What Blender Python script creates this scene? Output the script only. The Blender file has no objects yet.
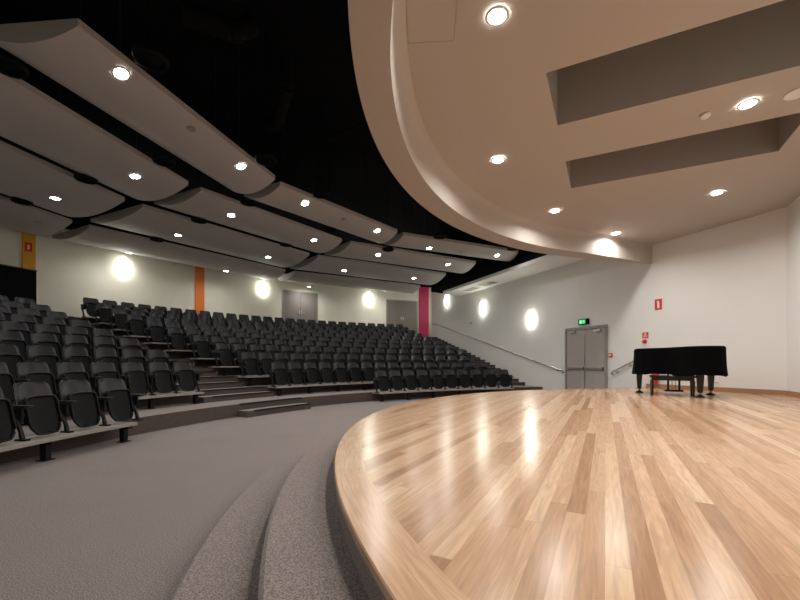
import bpy, bmesh, math, random
from math import sin, cos, pi, radians as R, sqrt, acos, atan2
from mathutils import Vector, Matrix
random.seed(7)
scn = bpy.context.scene
COL = scn.collection

# ------------------------------------------------------------------ survey of the hall
F, HOR, CAMZ = 385.0, 363.0, 1.2
CX, CY = 6.35, 3.73                         # centre of the stage circle and of every seating arc
NX, NY, ND = 0.92, 0.392, 10.85             # right wall: NX*x + NY*y = ND
PW = (8.28, 8.24)                           # corner right wall / stage wall
DW = (-0.46, -0.888)                        # direction of the stage wall
R_STAGE, Z_STAGE = 6.90, 0.5
R_OUT = 6.79
R_BACK = 20.0
def at(px, py, z):
    Y = (z-CAMZ)*F/(HOR-py)
    return Vector(((px-400)/F*Y, Y, z))
def pol(r, a, z=0.0):
    return Vector((CX+r*cos(R(a)), CY+r*sin(R(a)), z))
PHI = math.degrees(atan2(NY, NX)); NC = NX*CX+NY*CY
def wall_ang(r, off=0.0):
    return PHI+math.degrees(acos(max(-1, min(1, (ND-off-NC)/r))))
def on_wall(px, off=0.0, z=0.0):            # point of the right wall seen in a given direction
    d = (px-400)/F
    Y = (ND-off)/(NX*d+NY)
    return Vector((d*Y, Y, z))
def wall_z(px, py, off=0.0):
    p = on_wall(px, off); p.z = CAMZ+(HOR-py)*p.y/F
    return p
def on_arc(px, r):
    d = (px-400)/F
    a = 1+d*d; b = -2*(CX*d+CY); c = CX*CX+CY*CY-r*r
    Y = (-b+sqrt(b*b-4*a*c))/(2*a)
    return math.degrees(atan2(Y-CY, d*Y-CX)), Y

# ------------------------------------------------------------------ materials
def new_mat(name):
    m = bpy.data.materials.new(name); m.use_nodes = True
    nt = m.node_tree
    return m, nt, nt.nodes['Principled BSDF']
def N(nt, t, **kw):
    n = nt.nodes.new(t)
    for k, v in kw.items(): setattr(n, k, v)
    return n
def plain(name, col, rough=0.6, metal=0.0, noise=0.06, scale=8.0, bump=0.0, coat=0.0, bscale=None, spec=0.5):
    m, nt, b = new_mat(name)
    tc = N(nt, 'ShaderNodeTexCoord'); ns = N(nt, 'ShaderNodeTexNoise'); ns.inputs['Scale'].default_value = scale
    ns.inputs['Detail'].default_value = 4
    nt.links.new(tc.outputs['Object'], ns.inputs['Vector'])
    mx = N(nt, 'ShaderNodeMix', data_type='RGBA')
    mx.inputs[6].default_value = (*[c*(1-noise) for c in col], 1)
    mx.inputs[7].default_value = (*[min(1, c*(1+noise)) for c in col], 1)
    nt.links.new(ns.outputs['Fac'], mx.inputs[0]); nt.links.new(mx.outputs[2], b.inputs['Base Color'])
    b.inputs['Roughness'].default_value = rough; b.inputs['Metallic'].default_value = metal
    b.inputs['Coat Weight'].default_value = coat; b.inputs['Specular IOR Level'].default_value = spec
    if bump:
        n2 = N(nt, 'ShaderNodeTexNoise'); n2.inputs['Scale'].default_value = bscale or scale*6
        nt.links.new(tc.outputs['Object'], n2.inputs['Vector'])
        bp = N(nt, 'ShaderNodeBump'); bp.inputs['Strength'].default_value = bump; bp.inputs['Distance'].default_value = .01
        nt.links.new(n2.outputs['Fac'], bp.inputs['Height']); nt.links.new(bp.outputs['Normal'], b.inputs['Normal'])
    return m
def emis(name, col, s):
    m, nt, b = new_mat(name)
    b.inputs['Base Color'].default_value = (*col, 1); b.inputs['Emission Color'].default_value = (*col, 1)
    b.inputs['Emission Strength'].default_value = s
    return m
def carpet(name, c1, c2):
    m, nt, b = new_mat(name)
    tc = N(nt, 'ShaderNodeTexCoord')
    n1 = N(nt, 'ShaderNodeTexNoise'); n1.inputs['Scale'].default_value = 130; n1.inputs['Detail'].default_value = 3
    n2 = N(nt, 'ShaderNodeTexNoise'); n2.inputs['Scale'].default_value = 1.3; n2.inputs['Detail'].default_value = 3
    nt.links.new(tc.outputs['Object'], n1.inputs['Vector']); nt.links.new(tc.outputs['Object'], n2.inputs['Vector'])
    rp = N(nt, 'ShaderNodeValToRGB'); rp.color_ramp.elements[0].position = .42; rp.color_ramp.elements[1].position = .58
    rp.color_ramp.elements[0].color = (*c1, 1); rp.color_ramp.elements[1].color = (*c2, 1)
    nt.links.new(n1.outputs['Fac'], rp.inputs[0])
    mr = N(nt, 'ShaderNodeMapRange'); mr.inputs[3].default_value = .9; mr.inputs[4].default_value = 1.1
    nt.links.new(n2.outputs['Fac'], mr.inputs[0])
    vm = N(nt, 'ShaderNodeVectorMath', operation='SCALE')
    nt.links.new(rp.outputs[0], vm.inputs[0]); nt.links.new(mr.outputs[0], vm.inputs['Scale'])
    nt.links.new(vm.outputs[0], b.inputs['Base Color'])
    b.inputs['Roughness'].default_value = .95; b.inputs['Specular IOR Level'].default_value = .15
    b.inputs['Sheen Weight'].default_value = .15
    bp = N(nt, 'ShaderNodeBump'); bp.inputs['Strength'].default_value = .05; bp.inputs['Distance'].default_value = .006
    nt.links.new(n1.outputs['Fac'], bp.inputs['Height']); nt.links.new(bp.outputs['Normal'], b.inputs['Normal'])
    return m
def planks(name, width=.08, length=2.3, seam=.02):
    m, nt, b = new_mat(name)
    L = nt.links.new
    uv = N(nt, 'ShaderNodeUVMap'); uv.uv_map = 'UVMap'
    sp = N(nt, 'ShaderNodeSeparateXYZ'); L(uv.outputs[0], sp.inputs[0])
    def M(op, a, bb=None, c=None):
        n = N(nt, 'ShaderNodeMath', operation=op)
        for i, v in enumerate((a, bb, c)):
            if v is None: continue
            if isinstance(v, (int, float)): n.inputs[i].default_value = v
            else: L(v, n.inputs[i])
        return n.outputs[0]
    v = M('DIVIDE', sp.outputs[1], width); row = M('FLOOR', v); fv = M('FRACT', v)
    wn = N(nt, 'ShaderNodeTexWhiteNoise', noise_dimensions='1D'); L(row, wn.inputs['W'])
    u = M('ADD', M('DIVIDE', sp.outputs[0], length), M('MULTIPLY', wn.outputs['Value'], 7.3))
    colm = M('FLOOR', u); fu = M('FRACT', u)
    cb = N(nt, 'ShaderNodeCombineXYZ'); L(row, cb.inputs[0]); L(colm, cb.inputs[1])
    w2 = N(nt, 'ShaderNodeTexWhiteNoise', noise_dimensions='2D'); L(cb.outputs[0], w2.inputs['Vector'])
    rp = N(nt, 'ShaderNodeValToRGB'); e = rp.color_ramp.elements
    e[0].position = 0; e[0].color = (.345, .185, .095, 1); e[1].position = 1; e[1].color = (.625, .425, .27, 1)
    for pos, c in ((.1, (.42, .24, .128, 1)), (.4, (.485, .292, .166, 1)), (.8, (.55, .35, .21, 1))):
        x = e.new(pos); x.color = c
    L(w2.outputs['Value'], rp.inputs[0])
    # grain: noise stretched along the board, its own per board
    g = N(nt, 'ShaderNodeCombineXYZ')
    L(M('MULTIPLY', sp.outputs[0], 1.6), g.inputs[0]); L(M('MULTIPLY', sp.outputs[1], 26.0), g.inputs[1])
    L(M('MULTIPLY', w2.outputs['Value'], 31.0), g.inputs[2])
    gn = N(nt, 'ShaderNodeTexNoise'); gn.inputs['Scale'].default_value = 1.6; gn.inputs['Detail'].default_value = 6
    gn.inputs['Distortion'].default_value = 1.2; L(g.outputs[0], gn.inputs['Vector'])
    g2 = N(nt, 'ShaderNodeCombineXYZ')       # broad cathedral figure
    L(M('MULTIPLY', sp.outputs[0], .9), g2.inputs[0]); L(M('MULTIPLY', sp.outputs[1], 9.0), g2.inputs[1]); L(M('MULTIPLY', w2.outputs['Value'], 17.0), g2.inputs[2])
    fn = N(nt, 'ShaderNodeTexNoise'); fn.inputs['Scale'].default_value = 1.4; fn.inputs['Detail'].default_value = 2; L(g2.outputs[0], fn.inputs['Vector'])
    band = M('SINE', M('MULTIPLY', fn.outputs['Fac'], 55.0))
    gf = M('ADD', M('MULTIPLY_ADD', gn.outputs['Fac'], .8, .6), M('MULTIPLY', band, .045))
    seamf = M('MAXIMUM', M('LESS_THAN', fv, seam), M('LESS_THAN', fu, .0018))
    dark = M('SUBTRACT', 1.0, M('MULTIPLY', seamf, .2))
    sc = N(nt, 'ShaderNodeVectorMath', operation='SCALE'); L(rp.outputs[0], sc.inputs[0]); L(M('MULTIPLY', gf, dark), sc.inputs['Scale'])
    L(sc.outputs[0], b.inputs['Base Color'])
    b.inputs['Roughness'].default_value = .235; b.inputs['Specular IOR Level'].default_value = .5
    wv = N(nt, 'ShaderNodeTexNoise'); wv.inputs['Scale'].default_value = 9
    bp = N(nt, 'ShaderNodeBump'); bp.inputs['Strength'].default_value = .06; bp.inputs['Distance'].default_value = .01
    L(uv.outputs[0], wv.inputs['Vector']); L(wv.outputs['Fac'], bp.inputs['Height']); L(bp.outputs['Normal'], b.inputs['Normal'])
    return m

M_WALL = plain('painted_wall', (.75, .74, .72), .75, noise=.02, scale=2)
M_WALLB = plain('cream_painted_wall', (.82, .80, .69), .75, noise=.02, scale=2)
M_CEIL = plain('ceiling_plaster', (.465, .415, .37), .8, noise=.015, scale=2)
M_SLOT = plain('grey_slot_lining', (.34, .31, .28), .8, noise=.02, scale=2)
M_PANEL = plain('acoustic_panel_paint', (.475, .455, .44), .7, noise=.03, scale=2)
M_BLACK = plain('matt_black_paint', (.006, .006, .007), .9, spec=.1)
M_SOFTB = plain('dark_grey_metal', (.03, .03, .032), .55)
M_DUCT = plain('black_foil_duct', (.005, .005, .005), .85, spec=.2)
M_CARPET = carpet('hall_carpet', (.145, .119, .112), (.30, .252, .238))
M_CARPET_SHADE = carpet('carpet_riser_shade', (.075, .056, .05), (.15, .12, .108))  # hall carpet darkened, shade of the risers put into the colour
M_WOOD = planks('stage_boards')
M_BORDER = planks('stage_border_boards', width=.205, length=2.3, seam=.006)
M_SKIRT = plain('timber_skirting', (.36, .20, .11), .4, noise=.1)
M_SHELL = plain('seat_black_plastic', (.025, .026, .030), .33, spec=.4, noise=.05, scale=5)
M_PAD = plain('seat_black_vinyl', (.006, .0064, .0078), .5, spec=.18, noise=.1, scale=30, bump=.1)
M_FRAME = plain('seat_frame_black_steel', (.009, .009, .010), .45, spec=.25)
M_BEAM = plain('beige_beam_paint', (.36, .33, .30), .5)
M_NOSE = plain('rubber_nosing', (.008, .008, .009), .5)
M_COVER = plain('black_piano_cover_cloth', (.0025, .0025, .003), .9, noise=.3, scale=12, bump=.3, spec=.05)
M_PIANO = plain('black_lacquer', (.005, .005, .006), .2, coat=.3, spec=.3)
M_BRASS = plain('brass', (.55, .38, .15), .3, metal=1)
M_STEEL = plain('brushed_steel', (.62, .61, .59), .35, metal=1)
M_DOOR = plain('grey_brown_door_paint', (.38, .345, .325), .45, noise=.04)
M_RDOOR = plain('rear_door_paint', (.20, .175, .16), .5, noise=.04)
M_DFRAME = plain('grey_door_frame_paint', (.27, .255, .25), .45)
M_YELLOW = plain('yellow_paint', (.72, .36, .015), .6, noise=.02)
M_ORANGE = plain('orange_paint', (.80, .20, .02), .6, noise=.02)
M_PINK = plain('magenta_paint', (.55, .025, .12), .6, noise=.02)
M_WHITE = plain('white_plastic', (.75, .74, .72), .4)
M_RED = plain('red_enamel', (.62, .02, .02), .4)
M_GRILLE = plain('grille_grey', (.35, .34, .32), .5)
M_LAMP = emis('lamp_glow', (1.0, .97, .92), 45)
M_SCONCE = emis('sconce_glass_glow', (1.0, 1.0, .86), 36)
M_GREEN = emis('exit_sign_green', (.01, .55, .16), .7)
M_EXITW = emis('exit_sign_white', (.35, 1.0, .55), 1.0)

# ------------------------------------------------------------------ mesh helpers
def link(o):
    COL.objects.link(o); return o
def obj(name, bm, mat, parent=None, smooth=False, bevel=0.0):
    bmesh.ops.recalc_face_normals(bm, faces=bm.faces[:])
    me = bpy.data.meshes.new(name); bm.to_mesh(me); bm.free()
    me.materials.append(mat)
    if smooth:
        for p in me.polygons: p.use_smooth = True
    o = link(bpy.data.objects.new(name, me))
    if bevel:
        b = o.modifiers.new('bevel', 'BEVEL'); b.width = bevel; b.segments = 2; b.limit_method = 'ANGLE'
    if parent: o.parent = parent
    return o
def struct(o):
    o['kind'] = 'structure'; return o
def tag(o, label, cat, group=None, kind=None):
    o['label'] = label; o['category'] = cat
    if group: o['group'] = group
    if kind: o['kind'] = kind
    return o
def empty(name, loc=(0, 0, 0), rz=0.0):
    o = link(bpy.data.objects.new(name, None)); o.location = loc; o.rotation_euler = (0, 0, rz)
    o.empty_display_size = .1
    return o
def bx(bm, x0, x1, y0, y1, z0, z1, mtx=None):
    vs = [bm.verts.new(Vector(p)) for p in ((x0,y0,z0),(x1,y0,z0),(x1,y1,z0),(x0,y1,z0),(x0,y0,z1),(x1,y0,z1),(x1,y1,z1),(x0,y1,z1))]
    if mtx is not None:
        for v in vs: v.co = mtx @ v.co
    for f in ((0,3,2,1),(4,5,6,7),(0,1,5,4),(1,2,6,5),(2,3,7,6),(3,0,4,7)): bm.faces.new([vs[i] for i in f])
def box(x0, x1, y0, y1, z0, z1, mtx=None):
    bm = bmesh.new(); bx(bm, x0, x1, y0, y1, z0, z1, mtx); return bm
def prism(bm, pts, z0, z1):
    a = [bm.verts.new((p[0], p[1], z0)) for p in pts]; b = [bm.verts.new((p[0], p[1], z1)) for p in pts]
    n = len(pts)
    bm.faces.new(a[::-1]); bm.faces.new(b)
    for i in range(n): bm.faces.new((a[i], a[(i+1) % n], b[(i+1) % n], b[i]))
def lathe(bm, prof, c=(0, 0, 0), n=24):
    rings = []
    for (r, z) in prof:
        if r < 1e-5: rings.append([bm.verts.new((c[0], c[1], c[2]+z))])
        else: rings.append([bm.verts.new((c[0]+r*cos(2*pi*i/n), c[1]+r*sin(2*pi*i/n), c[2]+z)) for i in range(n)])
    for A, B in zip(rings, rings[1:]):
        for i in range(n):
            j = (i+1) % n
            if len(A) == 1 and len(B) == 1: continue
            if len(A) == 1: bm.faces.new((A[0], B[i], B[j]))
            elif len(B) == 1: bm.faces.new((A[i], A[j], B[0]))
            else: bm.faces.new((A[i], A[j], B[j], B[i]))
def tube(bm, pts, r, n=10, cap=True):
    pts = [Vector(p) for p in pts]; rings = []
    for i, p in enumerate(pts):
        d = (pts[min(i+1, len(pts)-1)]-pts[max(i-1, 0)]).normalized()
        up = Vector((0, 0, 1)) if abs(d.z) < .9 else Vector((1, 0, 0))
        s = d.cross(up).normalized(); t = s.cross(d).normalized()
        rr = r[i] if isinstance(r, (list, tuple)) else r
        rings.append([bm.verts.new(p+rr*(cos(2*pi*k/n)*s+sin(2*pi*k/n)*t)) for k in range(n)])
    for A, B in zip(rings, rings[1:]):
        for k in range(n): bm.faces.new((A[k], A[(k+1) % n], B[(k+1) % n], B[k]))
    if cap: bm.faces.new(rings[0][::-1]); bm.faces.new(rings[-1])
def arc_slab(bm, r0, r1, z0, z1, a0f, a1f, n=None):
    """solid ring sector; a0f / a1f give the end angle for a radius"""
    A = [(a0f(r0) if callable(a0f) else a0f), (a0f(r1) if callable(a0f) else a0f)]
    B = [(a1f(r0) if callable(a1f) else a1f), (a1f(r1) if callable(a1f) else a1f)]
    n = n or max(2, int(abs(B[0]-A[0])/1.2)+1)
    cols = []
    for i in range(n+1):
        t = i/n
        ai = A[0]+(B[0]-A[0])*t; ao = A[1]+(B[1]-A[1])*t
        cols.append([bm.verts.new(p) for p in (pol(r0, ai, z0), pol(r1, ao, z0), pol(r1, ao, z1), pol(r0, ai, z1))])
    for P, Q in zip(cols, cols[1:]):
        for k in range(4): bm.faces.new((P[k], P[(k+1) % 4], Q[(k+1) % 4], Q[k]))
    bm.faces.new(cols[0][::-1]); bm.faces.new(cols[-1])
def frame_at(p, a):          # local x along tangent, y outward (away from the stage)
    return Matrix.Translation(p) @ Matrix.Rotation(R(a-90), 4, 'Z')
WDIR = Vector((-NY, NX, 0)).normalized()     # along the right wall, away from the camera
WN = Vector((-NX, -NY, 0)).normalized()      # into the room
def wall_mtx(p):             # local x along wall (to the right as seen), y = into room, z up
    x = WDIR; y = WN; z = Vector((0, 0, 1))
    m = Matrix(((x.x, y.x, z.x, p.x), (x.y, y.y, z.y, p.y), (x.z, y.z, z.z, p.z), (0, 0, 0, 1)))
    return m

# ------------------------------------------------------------------ shell
bm = bmesh.new(); prism(bm, [(-16, -6), (12, -6), (12, 26), (-16, 26)], -.1, 0)
struct(obj('floor', bm, M_CARPET))
A_L = 200.0
a_end = wall_ang(R_BACK)
bm = bmesh.new(); arc_slab(bm, R_BACK, R_BACK+.2, 0, 5.75, a_end-1, A_L, 80)
struct(obj('wall_back', bm, M_WALLB))
bm = bmesh.new(); arc_slab(bm, R_BACK, R_BACK+.2, 5.75, 7.6, a_end-1, A_L, 80)
struct(obj('wall_back_upper', bm, M_BLACK))
def wall_between(name, p, q, z0, z1, mat, side, th=.2):
    p = Vector((p[0], p[1], 0)); q = Vector((q[0], q[1], 0)); d = (q-p).normalized(); nn = Vector((-d.y, d.x, 0))*side*th
    bm = bmesh.new(); prism(bm, [p, q, q+nn, p+nn], z0, z1)
    return struct(obj(name, bm, mat))
corner = pol(R_BACK, a_end)
far = Vector((PW[0], PW[1], 0))+WDIR*16.4
wall_between('wall_right', PW, far, 0, 5.75, M_WALL, -1)
wall_between('wall_right_upper', PW, far, 5.75, 7.6, M_BLACK, -1)
SWE = Vector((PW[0]+DW[0]*14, PW[1]+DW[1]*14, 0))
wall_between('wall_stage', PW, SWE, 0, 7.6, M_WALL, 1)
LW = pol(R_BACK, A_L)
wall_between('wall_front', SWE, LW, 0, 5.75, M_WALLB, 1)
wall_between('wall_front_upper', SWE, LW, 5.75, 7.6, M_BLACK, 1)
bm = bmesh.new(); prism(bm, [(-16, -6), (12, -6), (12, 26), (-16, 26)], 7.6, 7.7)
struct(obj('ceiling_upper', bm, M_BLACK))

# ------------------------------------------------------------------ stage curve
def wall_hit(r):
    p = pol(r, 105); d = Vector((cos(R(15)), sin(R(15)), 0))
    s = (ND-(NX*p.x+NY*p.y))/(NX*d.x+NY*d.y)
    return p+d*s
def stage_curve(r, n=110, wall=True, taper=False):
    e = Vector((PW[0]-CX, PW[1]-CY, 0)); b = e.x*DW[0]+e.y*DW[1]; c = e.length_squared-r*r
    t = -b+sqrt(b*b-c); q = Vector((PW[0]+DW[0]*t, PW[1]+DW[1]*t, 0))
    a1 = math.degrees(atan2(q.y-CY, q.x-CX)) % 360
    sh = Vector((0, -.06 if taper else .07, 0))
    pts = []
    for i in range(n+1):
        a = a1+(105-a1)*i/n
        extra = .09*max(0, min(1, (a-140)/40)) if taper and r < R_OUT-.2 else 0
        k_ = min(1, max(0, (a-105)/20), max(0, (a1-a)/10))
        pts.append(pol(r+extra, a)+sh*k_)
    if wall: pts.append(wall_hit(R_OUT)-WDIR*(R_OUT-r)*.14 if taper else wall_hit(r))
    return pts
def ring_path(bm, P0, P1, z0, z1):
    cols = [[bm.verts.new((a.x, a.y, z0)), bm.verts.new((b.x, b.y, z0)), bm.verts.new((b.x, b.y, z1)), bm.verts.new((a.x, a.y, z1))] for a, b in zip(P0, P1)]
    for P, Q in zip(cols, cols[1:]):
        for k in range(4): bm.faces.new((P[k], P[(k+1) % 4], Q[(k+1) % 4], Q[k]))
    bm.faces.new(cols[0][::-1]); bm.faces.new(cols[-1])
EDGE_W = .205
UD = Vector((.47, .883, 0)).normalized(); VD = Vector((-UD.y, UD.x, 0))
bm = bmesh.new()
inner = stage_curve(R_STAGE-EDGE_W)
prism(bm, inner+[Vector((PW[0], PW[1], 0))], Z_STAGE-.04, Z_STAGE)
uvl = bm.loops.layers.uv.new('UVMap')
for f in bm.faces:
    for l in f.loops:
        l[uvl].uv = (l.vert.co.dot(UD)+20, l.vert.co.dot(VD)+20)
stage = struct(obj('stage_floor', bm, M_WOOD))
bm = bmesh.new(); P0 = stage_curve(R_STAGE-EDGE_W); P1 = stage_curve(R_STAGE)
cum = [0]
for a, b in zip(P1, P1[1:]): cum.append(cum[-1]+(b-a).length)
uvl = bm.loops.layers.uv.new('UVMap')
rows = [[bm.verts.new((a.x, a.y, Z_STAGE-.04)), bm.verts.new((b.x, b.y, Z_STAGE-.04)), bm.verts.new((b.x, b.y, Z_STAGE-.006)), bm.verts.new((b.x+(a.x-b.x)*.03, b.y+(a.y-b.y)*.03, Z_STAGE)), bm.verts.new((a.x, a.y, Z_STAGE))] for a, b in zip(P0, P1)]
vv = [.01, .195, .195, .19, .01]
for i, (P, Q) in enumerate(zip(rows, rows[1:])):
    for k in range(5):
        k2 = (k+1) % 5
        f = bm.faces.new((P[k], P[k2], Q[k2], Q[k]))
        for l, (u, v) in zip(f.loops, ((cum[i], vv[k]), (cum[i], vv[k2]), (cum[i+1], vv[k2]), (cum[i+1], vv[k]))): l[uvl].uv = (u+10, v+.205*40)
struct(obj('stage_edge_board', bm, M_BORDER))
bm = bmesh.new(); ring_path(bm, stage_curve(R_STAGE-.05), stage_curve(R_STAGE-.012), 0, Z_STAGE-.04)
struct(obj('stage_riser', bm, M_CARPET))
# carpeted steps round the stage
for z0, z1, r in ((0, .167, 7.66), (.167, .333, 7.275)):
    c0 = stage_curve(R_STAGE-.02, wall=False)[:-8]; c1 = stage_curve(r, wall=False)[:-8]
    bm = bmesh.new(); 
    cols = [[bm.verts.new((a.x, a.y, z0)), bm.verts.new((b.x, b.y, z0)), bm.verts.new((b.x, b.y, z1-.02)),
             bm.verts.new((b.x+(a.x-b.x)/(b-a).length*.02, b.y+(a.y-b.y)/(b-a).length*.02, z1)), bm.verts.new((a.x, a.y, z1))] for a, b in zip(c0, c1)]
    for P, Q in zip(cols, cols[1:]):
        for k in range(5): bm.faces.new((P[k], P[(k+1) % 5], Q[(k+1) % 5], Q[k]))
    bm.faces.new(cols[0][::-1]); bm.faces.new(cols[-1])
    struct(obj('stage_step', bm, M_CARPET))
# side stair by the right wall, up to the stage
wh = wall_hit(R_STAGE); sd = Vector((cos(R(15)), sin(R(15)), 0)); sn = Vector((-sd.y, sd.x, 0))
for k, zz in ((0, .333), (1, .167)):
    a = wh-sd*1.5+sn*(.3*k); b = wh-sd*.02+sn*(.3*k)
    for q in (1,): pass
    bb = b+sn*.3; bb = bb-sd*((NX*bb.x+NY*bb.y-ND+.02)/(NX*sd.x+NY*sd.y)); b2 = b-sd*((NX*b.x+NY*b.y-ND+.02)/(NX*sd.x+NY*sd.y))
    bm = bmesh.new(); prism(bm, [a, b2, bb, a+sn*.3], 0, zz)
    st = struct(obj('side_stair_step', bm, M_CARPET))
    
# skirting on the stage
bm = bmesh.new(); p0 = Vector((PW[0], PW[1], 0)); p1 = wh
prism(bm, [p0+WN*.001, p1+WN*.001, p1+WN*.02, p0+WN*.02-WDIR*.0], Z_STAGE, Z_STAGE+.11)
struct(obj('baseboard_right', bm, M_SKIRT))
dwv = Vector((DW[0], DW[1], 0)).normalized(); dn = Vector((dwv.y, -dwv.x, 0))
if dn.dot(Vector((CX-10, 0, 0))) < 0: dn = -dn
dn = Vector((-abs(dwv.y), abs(dwv.x), 0))
bm = bmesh.new(); prism(bm, [p0+dn*.001, p0+dn*.02, p0+dwv*11+dn*.02, p0+dwv*11+dn*.001], Z_STAGE, Z_STAGE+.11)
struct(obj('baseboard_stage', bm, M_SKIRT))

# ------------------------------------------------------------------ stage ceiling with slots and curved bulkhead
ZC, ZB = 4.54, 4.03
R_IN, R_OUT = 6.35, 6.79
UX = Vector((.902, -.432, 0)); UY = Vector((.432, .902, 0))
slots = []
for (n0, f0), ln in ((((546, 73), (557.5, 125.5)), 3.3), (((565.5, 161.5), (571, 188.3)), 2.99)):
    a_, d_ = at(*n0, 0+4.54), at(*f0, 4.54); a_.z = d_.z = 0
    slots.append([a_, a_+UX*ln, d_+UX*ln, d_])
bm = bmesh.new()
outline = stage_curve(R_IN+.01, n=70, taper=True)+[p0]
def loop(pts, z):
    vs = [bm.verts.new((p.x, p.y, z)) for p in pts]
    return vs, [bm.edges.new((vs[i], vs[(i+1) % len(vs)])) for i in range(len(vs))]
es = []
ov, oe = loop(outline, ZC); es += oe
holes = []
for s in slots:
    hv, he = loop(s, ZC); es += he; holes.append(hv)
bmesh.ops.triangle_fill(bm, use_beauty=True, use_dissolve=False, edges=es)
for hv in holes:
    top = [bm.verts.new((v.co.x, v.co.y, ZC+1.2)) for v in hv]
    for i in range(4): bm.faces.new((hv[i], hv[(i+1) % 4], top[(i+1) % 4], top[i]))
    bm.faces.new(top)
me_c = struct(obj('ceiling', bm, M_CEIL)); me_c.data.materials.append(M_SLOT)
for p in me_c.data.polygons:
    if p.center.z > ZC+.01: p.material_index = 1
# bulkhead: flat underside, coved inner face
bm = bmesh.new()
prof = [(R_OUT, ZB), (R_IN, ZB), (R_IN-.005, ZB+.02), (R_IN-.03, ZB+.28), (R_IN-.055, ZB+.40), (R_IN-.09, ZC-.04), (R_IN-.15, ZC-.002), (R_IN+.05, ZC+.02), (R_IN+.05, 5.3), (R_OUT, 5.3)]
curves = [stage_curve(r, n=110, taper=True) for r, z in prof]
cols = [[bm.verts.new((c[i].x, c[i].y, z)) for c, (r, z) in zip(curves, prof)] for i in range(len(curves[0]))]
for P, Q in zip(cols, cols[1:]):
    for k in range(len(prof)): bm.faces.new((P[k], P[(k+1) % len(prof)], Q[(k+1) % len(prof)], Q[k]))
bh = struct(obj('ceiling_bulkhead', bm, M_CEIL))
for p in bh.data.polygons: p.use_smooth = True
m = bh.modifiers.new('es', 'EDGE_SPLIT'); m.split_angle = R(40)
# soffit strip along the right wall
ZS = 4.70
s0 = on_wall(655); s1 = on_wall(463)
ofs = 1.3
so = at(443, 293.6, ZS); so.z = 0; sc_ = far-WDIR*.35+WN*.001
sn0 = s0+WN*ofs+WDIR*.35
bm = bmesh.new(); prism(bm, [s0+WN*.001, on_wall(461)+WN*.001, so, sn0], ZS, ZS+.12)
sof = struct(obj('ceiling_soffit', bm, M_WALL))
bm = bmesh.new(); prism(bm, [sn0+WN*-.02, so+WN*-.02, so, sn0], ZS+.12, 7.6)
struct(obj('soffit_black_fascia', bm, M_BLACK))

# black painted end of the wall where it runs up into the void
bm = bmesh.new(); A = []
for px, zz in ((461.5, ZS+.03), (443, 5.15), (427.5, 5.62)):
    q = on_wall(px); A.append((q+WN*.002, zz)); 
lo = [[bm.verts.new((p.x+d.x, p.y+d.y, z)) for p, z in A] for d in (Vector((0, 0, 0)), WN*.02)]
hi = [[bm.verts.new((p.x+d.x, p.y+d.y, 7.6)) for p, z in A] for d in (Vector((0, 0, 0)), WN*.02)]
for i in range(2):
    bm.faces.new((lo[0][i], lo[0][i+1], hi[0][i+1], hi[0][i])); bm.faces.new((lo[1][i+1], lo[1][i], hi[1][i], hi[1][i+1]))
    bm.faces.new((lo[0][i+1], lo[0][i], lo[1][i], lo[1][i+1])); bm.faces.new((hi[0][i], hi[0][i+1], hi[1][i+1], hi[1][i]))
for i in (0, 2): bm.faces.new((lo[0][i], hi[0][i], hi[1][i], lo[1][i]))
struct(obj('trim_4', bm, M_BLACK))

# ------------------------------------------------------------------ seating tiers
NR = 10
def shaded_risers(o):                        # riser shade painted in: vertical faces take the darker carpet colour
    o.data.materials.clear(); o.data.materials.append(M_CARPET); o.data.materials.append(M_CARPET_SHADE)
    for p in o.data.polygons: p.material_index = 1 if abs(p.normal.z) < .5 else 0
def Lz(k): return (.28, .54, .83, 1.11, 1.35, 1.59, 1.82, 2.04, 2.26, 2.49, 2.71)[k]
def Rr(k): return 11.1 if k == 0 else 12.4+.755*(k-1)
for k in range(NR+1):
    z0 = 0 if k == 0 else Lz(k-1)
    bm = bmesh.new(); arc_slab(bm, Rr(k), R_BACK-.005, z0, Lz(k), lambda r: wall_ang(r, .01), A_L-1, 90)
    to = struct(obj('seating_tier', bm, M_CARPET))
    shaded_risers(to)
def lerp(tab, k):
    ks = sorted(tab)
    if k <= ks[0]: return tab[ks[0]]
    for a, b in zip(ks, ks[1:]):
        if k <= b: return tab[a]+(tab[b]-tab[a])*(k-a)/(b-a)
    return tab[ks[-1]]
AR = {0: 143.7, 1: 144.7, 2: 146.7, 3: 148.0, 4: 148.9, 5: 150.15, 6: 150.85, 7: 151.5, 8: 151.7, 9: 152.0, 10: 152.1}     # aisle edge, centre block side
AL = {0: 168.0, 1: 154.9, 2: 155.3, 3: 156.0, 4: 156.6, 5: 156.9, 6: 157.4, 8: 157.3, 10: 158.0}
def aisle_step(name, r0, r1, z0, z1, a0, a1, mat):
    bm = bmesh.new(); arc_slab(bm, r0, r1, z0, z1, a0, a1, 8)
    o = struct(obj(name, bm, mat)); shaded_risers(o)
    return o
def nosing(r0, z, a0, a1, parent=None):
    bm = bmesh.new(); arc_slab(bm, r0-.012, r0+.05, z-.03, z+.006, a0, a1, 8)
    o = struct(obj('trim_nosing', bm, M_NOSE)); return o
g = .6
st0 = aisle_step('aisle_step', 10.78, Rr(0)-.002, 0, .14, 143.7, 154.0, M_CARPET_SHADE); nosing(10.78, .14, 143.9, 153.0)
nosing(Rr(0), Lz(0), 143.9, 153.6)
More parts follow.
